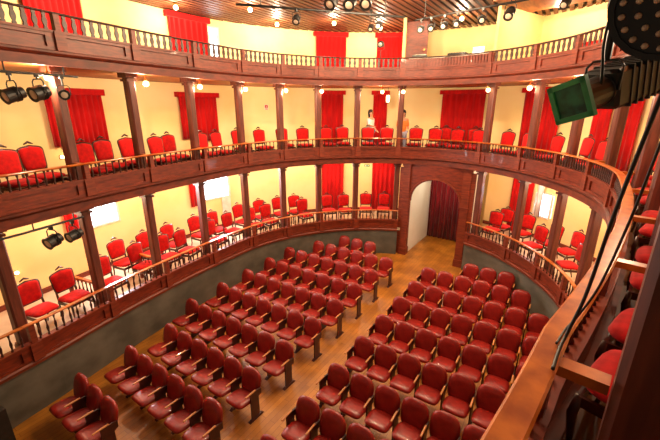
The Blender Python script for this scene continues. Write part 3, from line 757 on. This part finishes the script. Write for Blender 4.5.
# ------------------------------------------------------------------ small signs and wall lights
def sign(s, z, t, w, h, m, label, marks):
    c = ring(s, DEP-.012, z); R = thing('wall_sign', label, 'sign', c, face(s))
    bm = B(); box(bm, (0, 0, 0), (w, .02, h)); obj('plate', bm, m, R, world=False)
    for (x, zz, ww, hh, mm) in marks:
        bm = B(); box(bm, (x, -.012, zz), (ww, .006, hh)); obj('pictogram', bm, mm, R, world=False)
sign(5.35, 5.66, 1, .16, .19, 'signwhite', 'small red and white fire extinguisher sign on the middle gallery wall', [(0, .03, .12, .11, 'signred'), (0, .02, .03, .07, 'signwhite'), (0, -.065, .12, .03, 'signred')])
sign(2.36, 3.16, 0, .24, .10, 'signgreen', 'small green exit sign high on the ground box wall', [(-.06, 0, .05, .06, 'signwhite'), (.05, 0, .08, .02, 'signwhite')])
def wall_light(s, z, label):
    c = ring(s, DEP-.05, z); R = thing('wall_lamp', label, 'lamp', c, face(s), 'small wall lamps')
    bm = B(); bmesh.ops.create_icosphere(bm, subdivisions=2, radius=.045); obj('globe', bm, 'bulb', R, True, world=False)
    bm = B(); box(bm, (0, .03, 0), (.09, .03, .09)); obj('back_plate', bm, 'brass', R, world=False)
wall_light(12.56, 1.88, 'tiny glowing wall lamp low in the leftmost ground box')
wall_light(11.12, 4.45, 'tiny glowing wall lamp under the far left red curtains')
R = thing('hanging_lantern', 'white glowing lantern hanging behind the narrow red curtain in the gallery', 'lamp', ring(1.87, 1.5, 6.0))
bm = B(); lathe(bm, [(.03, -.14), (.06, -.1), (.07, .06), (.04, .12)], 10, Matrix.Translation(ring(1.87, 1.5, 6.0))); obj('lamp_shade', bm, 'bulb', R, True)
bm = B(); tube(bm, [ring(1.87, 1.5, 6.12), ring(1.87, 1.5, BZ[2]+.02)], .008, 6); obj('cord', bm, 'black', R)

# ------------------------------------------------------------------ two people in the middle gallery
def person(s, off, turn, label, shirt, legs, arms, height=1.66, longhair=True):
    loc = ring(s, off, FL[1]+.012)
    R = thing('person', label, 'person', loc, face(s)+turn)
    k = height/1.66
    V = {'pel': (0, 0, .90, .125), 'wst': (0, 0, 1.06, .115), 'chs': (0, -.01, 1.24, .135), 'nck': (0, 0, 1.41, .05), 'hd0': (0, -.01, 1.47, .055), 'hd1': (0, -.015, 1.56, .082), 'hd2': (0, -.005, 1.60, .075)}
    for sx, n in ((-1, 'l'), (1, 'r')):
        V['hip'+n] = (sx*.09, 0, .84, .095); V['kne'+n] = (sx*.095, -.015, .47, .06); V['ank'+n] = (sx*.095, .01, .09, .042); V['toe'+n] = (sx*.105, -.13, .035, .034)
        V['shl'+n] = (sx*.165, 0, 1.335, .058)
        e, w, h = arms[0 if sx < 0 else 1]
        V['elb'+n] = (*e, .04); V['wri'+n] = (*w, .028); V['hnd'+n] = (*h, .032)
    E_ = [('pel', 'wst'), ('wst', 'chs'), ('chs', 'nck'), ('nck', 'hd0'), ('hd0', 'hd1'), ('hd1', 'hd2')]
    for n in 'lr': E_ += [('pel', 'hip'+n), ('hip'+n, 'kne'+n), ('kne'+n, 'ank'+n), ('ank'+n, 'toe'+n), ('chs', 'shl'+n), ('shl'+n, 'elb'+n), ('elb'+n, 'wri'+n), ('wri'+n, 'hnd'+n)]
    # five fingers on each hand
    for n in 'lr':
        hx = Vector(V['hnd'+n][:3]); dr = (hx-Vector(V['wri'+n][:3])).normalized(); sd = dr.cross(Vector((0, 0, 1)));
        sd = sd.normalized() if sd.length > .1 else Vector((0, 1, 0))
        for q in range(4):
            a = hx+sd*(.027-.018*q)+dr*.045; b = a+dr*(.045-.006*abs(q-1))+Vector((0, 0, -.008)); V['f%s%da' % (n, q)] = (*a, .009); V['f%s%db' % (n, q)] = (*b, .008)
            E_ += [('hnd'+n, 'f%s%da' % (n, q)), ('f%s%da' % (n, q), 'f%s%db' % (n, q))]
        a = hx+sd*.045+dr*.01; V['t'+n] = (*a, .010); E_.append(('hnd'+n, 't'+n))
    ids = {n: i for i, n in enumerate(V)}
    me = bpy.data.meshes.new('body'); me.from_pydata([tuple(c*k for c in v[:3]) for v in V.values()], [(ids[a], ids[b]) for a, b in E_], [])
    o = bpy.data.objects.new('body', me); COL.objects.link(o); o.parent = R
    o.modifiers.new('skin', 'SKIN'); sv = me.skin_vertices[0].data
    for i, v in enumerate(V.values()): sv[i].radius = (v[3]*k, v[3]*k)
    sv[0].use_root = True
    o.modifiers.new('sub', 'SUBSURF').levels = 2; o.modifiers['sub'].render_levels = 2
    me.materials.append(M['skin'])
    # face: nose, eyes, mouth, ears as slight relief
    bm = B(); tube(bm, [Vector((0, -.09, 1.575))*k, Vector((0, -.112, 1.54))*k], [.008, .014], 6); f = obj('nose', bm, 'skin', R, True, world=False)
    for sx in (-1, 1):
        bm = B(); bmesh.ops.create_icosphere(bm, subdivisions=1, radius=.011); bm.transform(Matrix.Translation(Vector((sx*.03, -.087, 1.58))*k)); obj('eye', bm, 'hair', R, True, world=False)
        bm = B(); bmesh.ops.create_icosphere(bm, subdivisions=1, radius=.022); bm.transform(Matrix.Translation(Vector((sx*.082, 0, 1.56))*k)); obj('ear', bm, 'skin', R, True, world=False)
    bm = B(); box(bm, Vector((0, -.088, 1.505))*k, (.04, .012, .008)); obj('mouth', bm, 'velvet', R, world=False)
    # shirt and trousers: their own slightly larger skins
    def cloth(name, keys, edges, m, grow):
        kk = {n: i for i, n in enumerate(keys)}
        me = bpy.data.meshes.new(name); me.from_pydata([tuple(c*k for c in V[n][:3]) for n in keys], [(kk[a], kk[b]) for a, b in edges], [])
        c = bpy.data.objects.new(name, me); COL.objects.link(c); c.parent = R
        c.modifiers.new('skin', 'SKIN'); sv = me.skin_vertices[0].data
        for i, n in enumerate(keys): q = V[n][3]*k*grow+.006; sv[i].radius = (q, q)
        sv[0].use_root = True
        c.modifiers.new('sub', 'SUBSURF').levels = 2; c.modifiers['sub'].render_levels = 2
        me.materials.append(M[m])
    cloth('shirt', ['wst', 'pel', 'chs', 'shll', 'shlr', 'elbl', 'elbr'], [('pel', 'wst'), ('wst', 'chs'), ('chs', 'shll'), ('chs', 'shlr'), ('shll', 'elbl'), ('shlr', 'elbr')], shirt, 1.1)
    cloth('trousers', ['pel', 'hipl', 'hipr', 'knel', 'kner', 'ankl', 'ankr'], [('pel', 'hipl'), ('pel', 'hipr'), ('hipl', 'knel'), ('hipr', 'kner'), ('knel', 'ankl'), ('kner', 'ankr')], legs, 1.08)
    bm = B(); bmesh.ops.create_icosphere(bm, subdivisions=3, radius=.105)
    for v in bm.verts:
        v.co.z *= 1.12
        if v.co.y < -.03 and v.co.z < .045: v.co.y = -.03
        if v.co.z < -.02 and v.co.y > -.03 and longhair: v.co.z = -.02+(v.co.z+.02)*3.2
    bm.transform(Matrix.Translation(Vector((0, .015, 1.60))*k)); obj('hair', bm, 'hair', R, True, world=False)
person(2.38, 1.35, .9, 'person in a white shirt with dark hair reaching one arm out in the gallery', 'shirtw', 'jeans',
       [((-.26, -.10, 1.12), (-.30, -.32, 1.08), (-.31, -.38, 1.08)), ((.21, .02, 1.08), (.20, -.14, .92), (.20, -.19, .88))], 1.68)
person(1.37, .82, .35, 'person in an orange top and pale trousers with long dark hair beside a post', 'shirto', 'jeans',
       [((-.20, .02, 1.08), (-.19, -.10, .88), (-.19, -.13, .82)), ((.21, .02, 1.08), (.18, -.16, 1.02), (.14, -.22, 1.02))], 1.68)

# ------------------------------------------------------------------ dark stage edge at the lower left
bm = B(); box(bm, (-3.55, .72, .55), (1.3, .30, 1.1), .12); struct('wall_stage_front', bm, 'black')

# ------------------------------------------------------------------ world, camera, view
w = bpy.data.worlds.new('world'); S.world = w; w.use_nodes = True
w.node_tree.nodes['Background'].inputs[0].default_value = (1, .78, .55, 1); w.node_tree.nodes['Background'].inputs[1].default_value = .12
cam = bpy.data.cameras.new('camera'); co = bpy.data.objects.new('camera', cam); COL.objects.link(co)
cam.sensor_width = 36; cam.lens = 36*358.756/660; cam.clip_start = .05
pit, roll, yaw = .3067, .0017, .583
co.location = CAMP
co.rotation_euler = (Matrix.Rotation(yaw, 3, 'Z') @ Matrix.Rotation(PI/2-pit, 3, 'X') @ Matrix.Rotation(roll, 3, 'Z')).to_euler()
S.camera = co
for o in S.objects:
    if '_loc' in o: del o['_loc']
vs = S.view_settings
vs.view_transform = 'Standard'; vs.look = 'None'; vs.gamma = 1; vs.exposure = .5; vs.use_curve_mapping = False
S.cycles.use_denoising = True
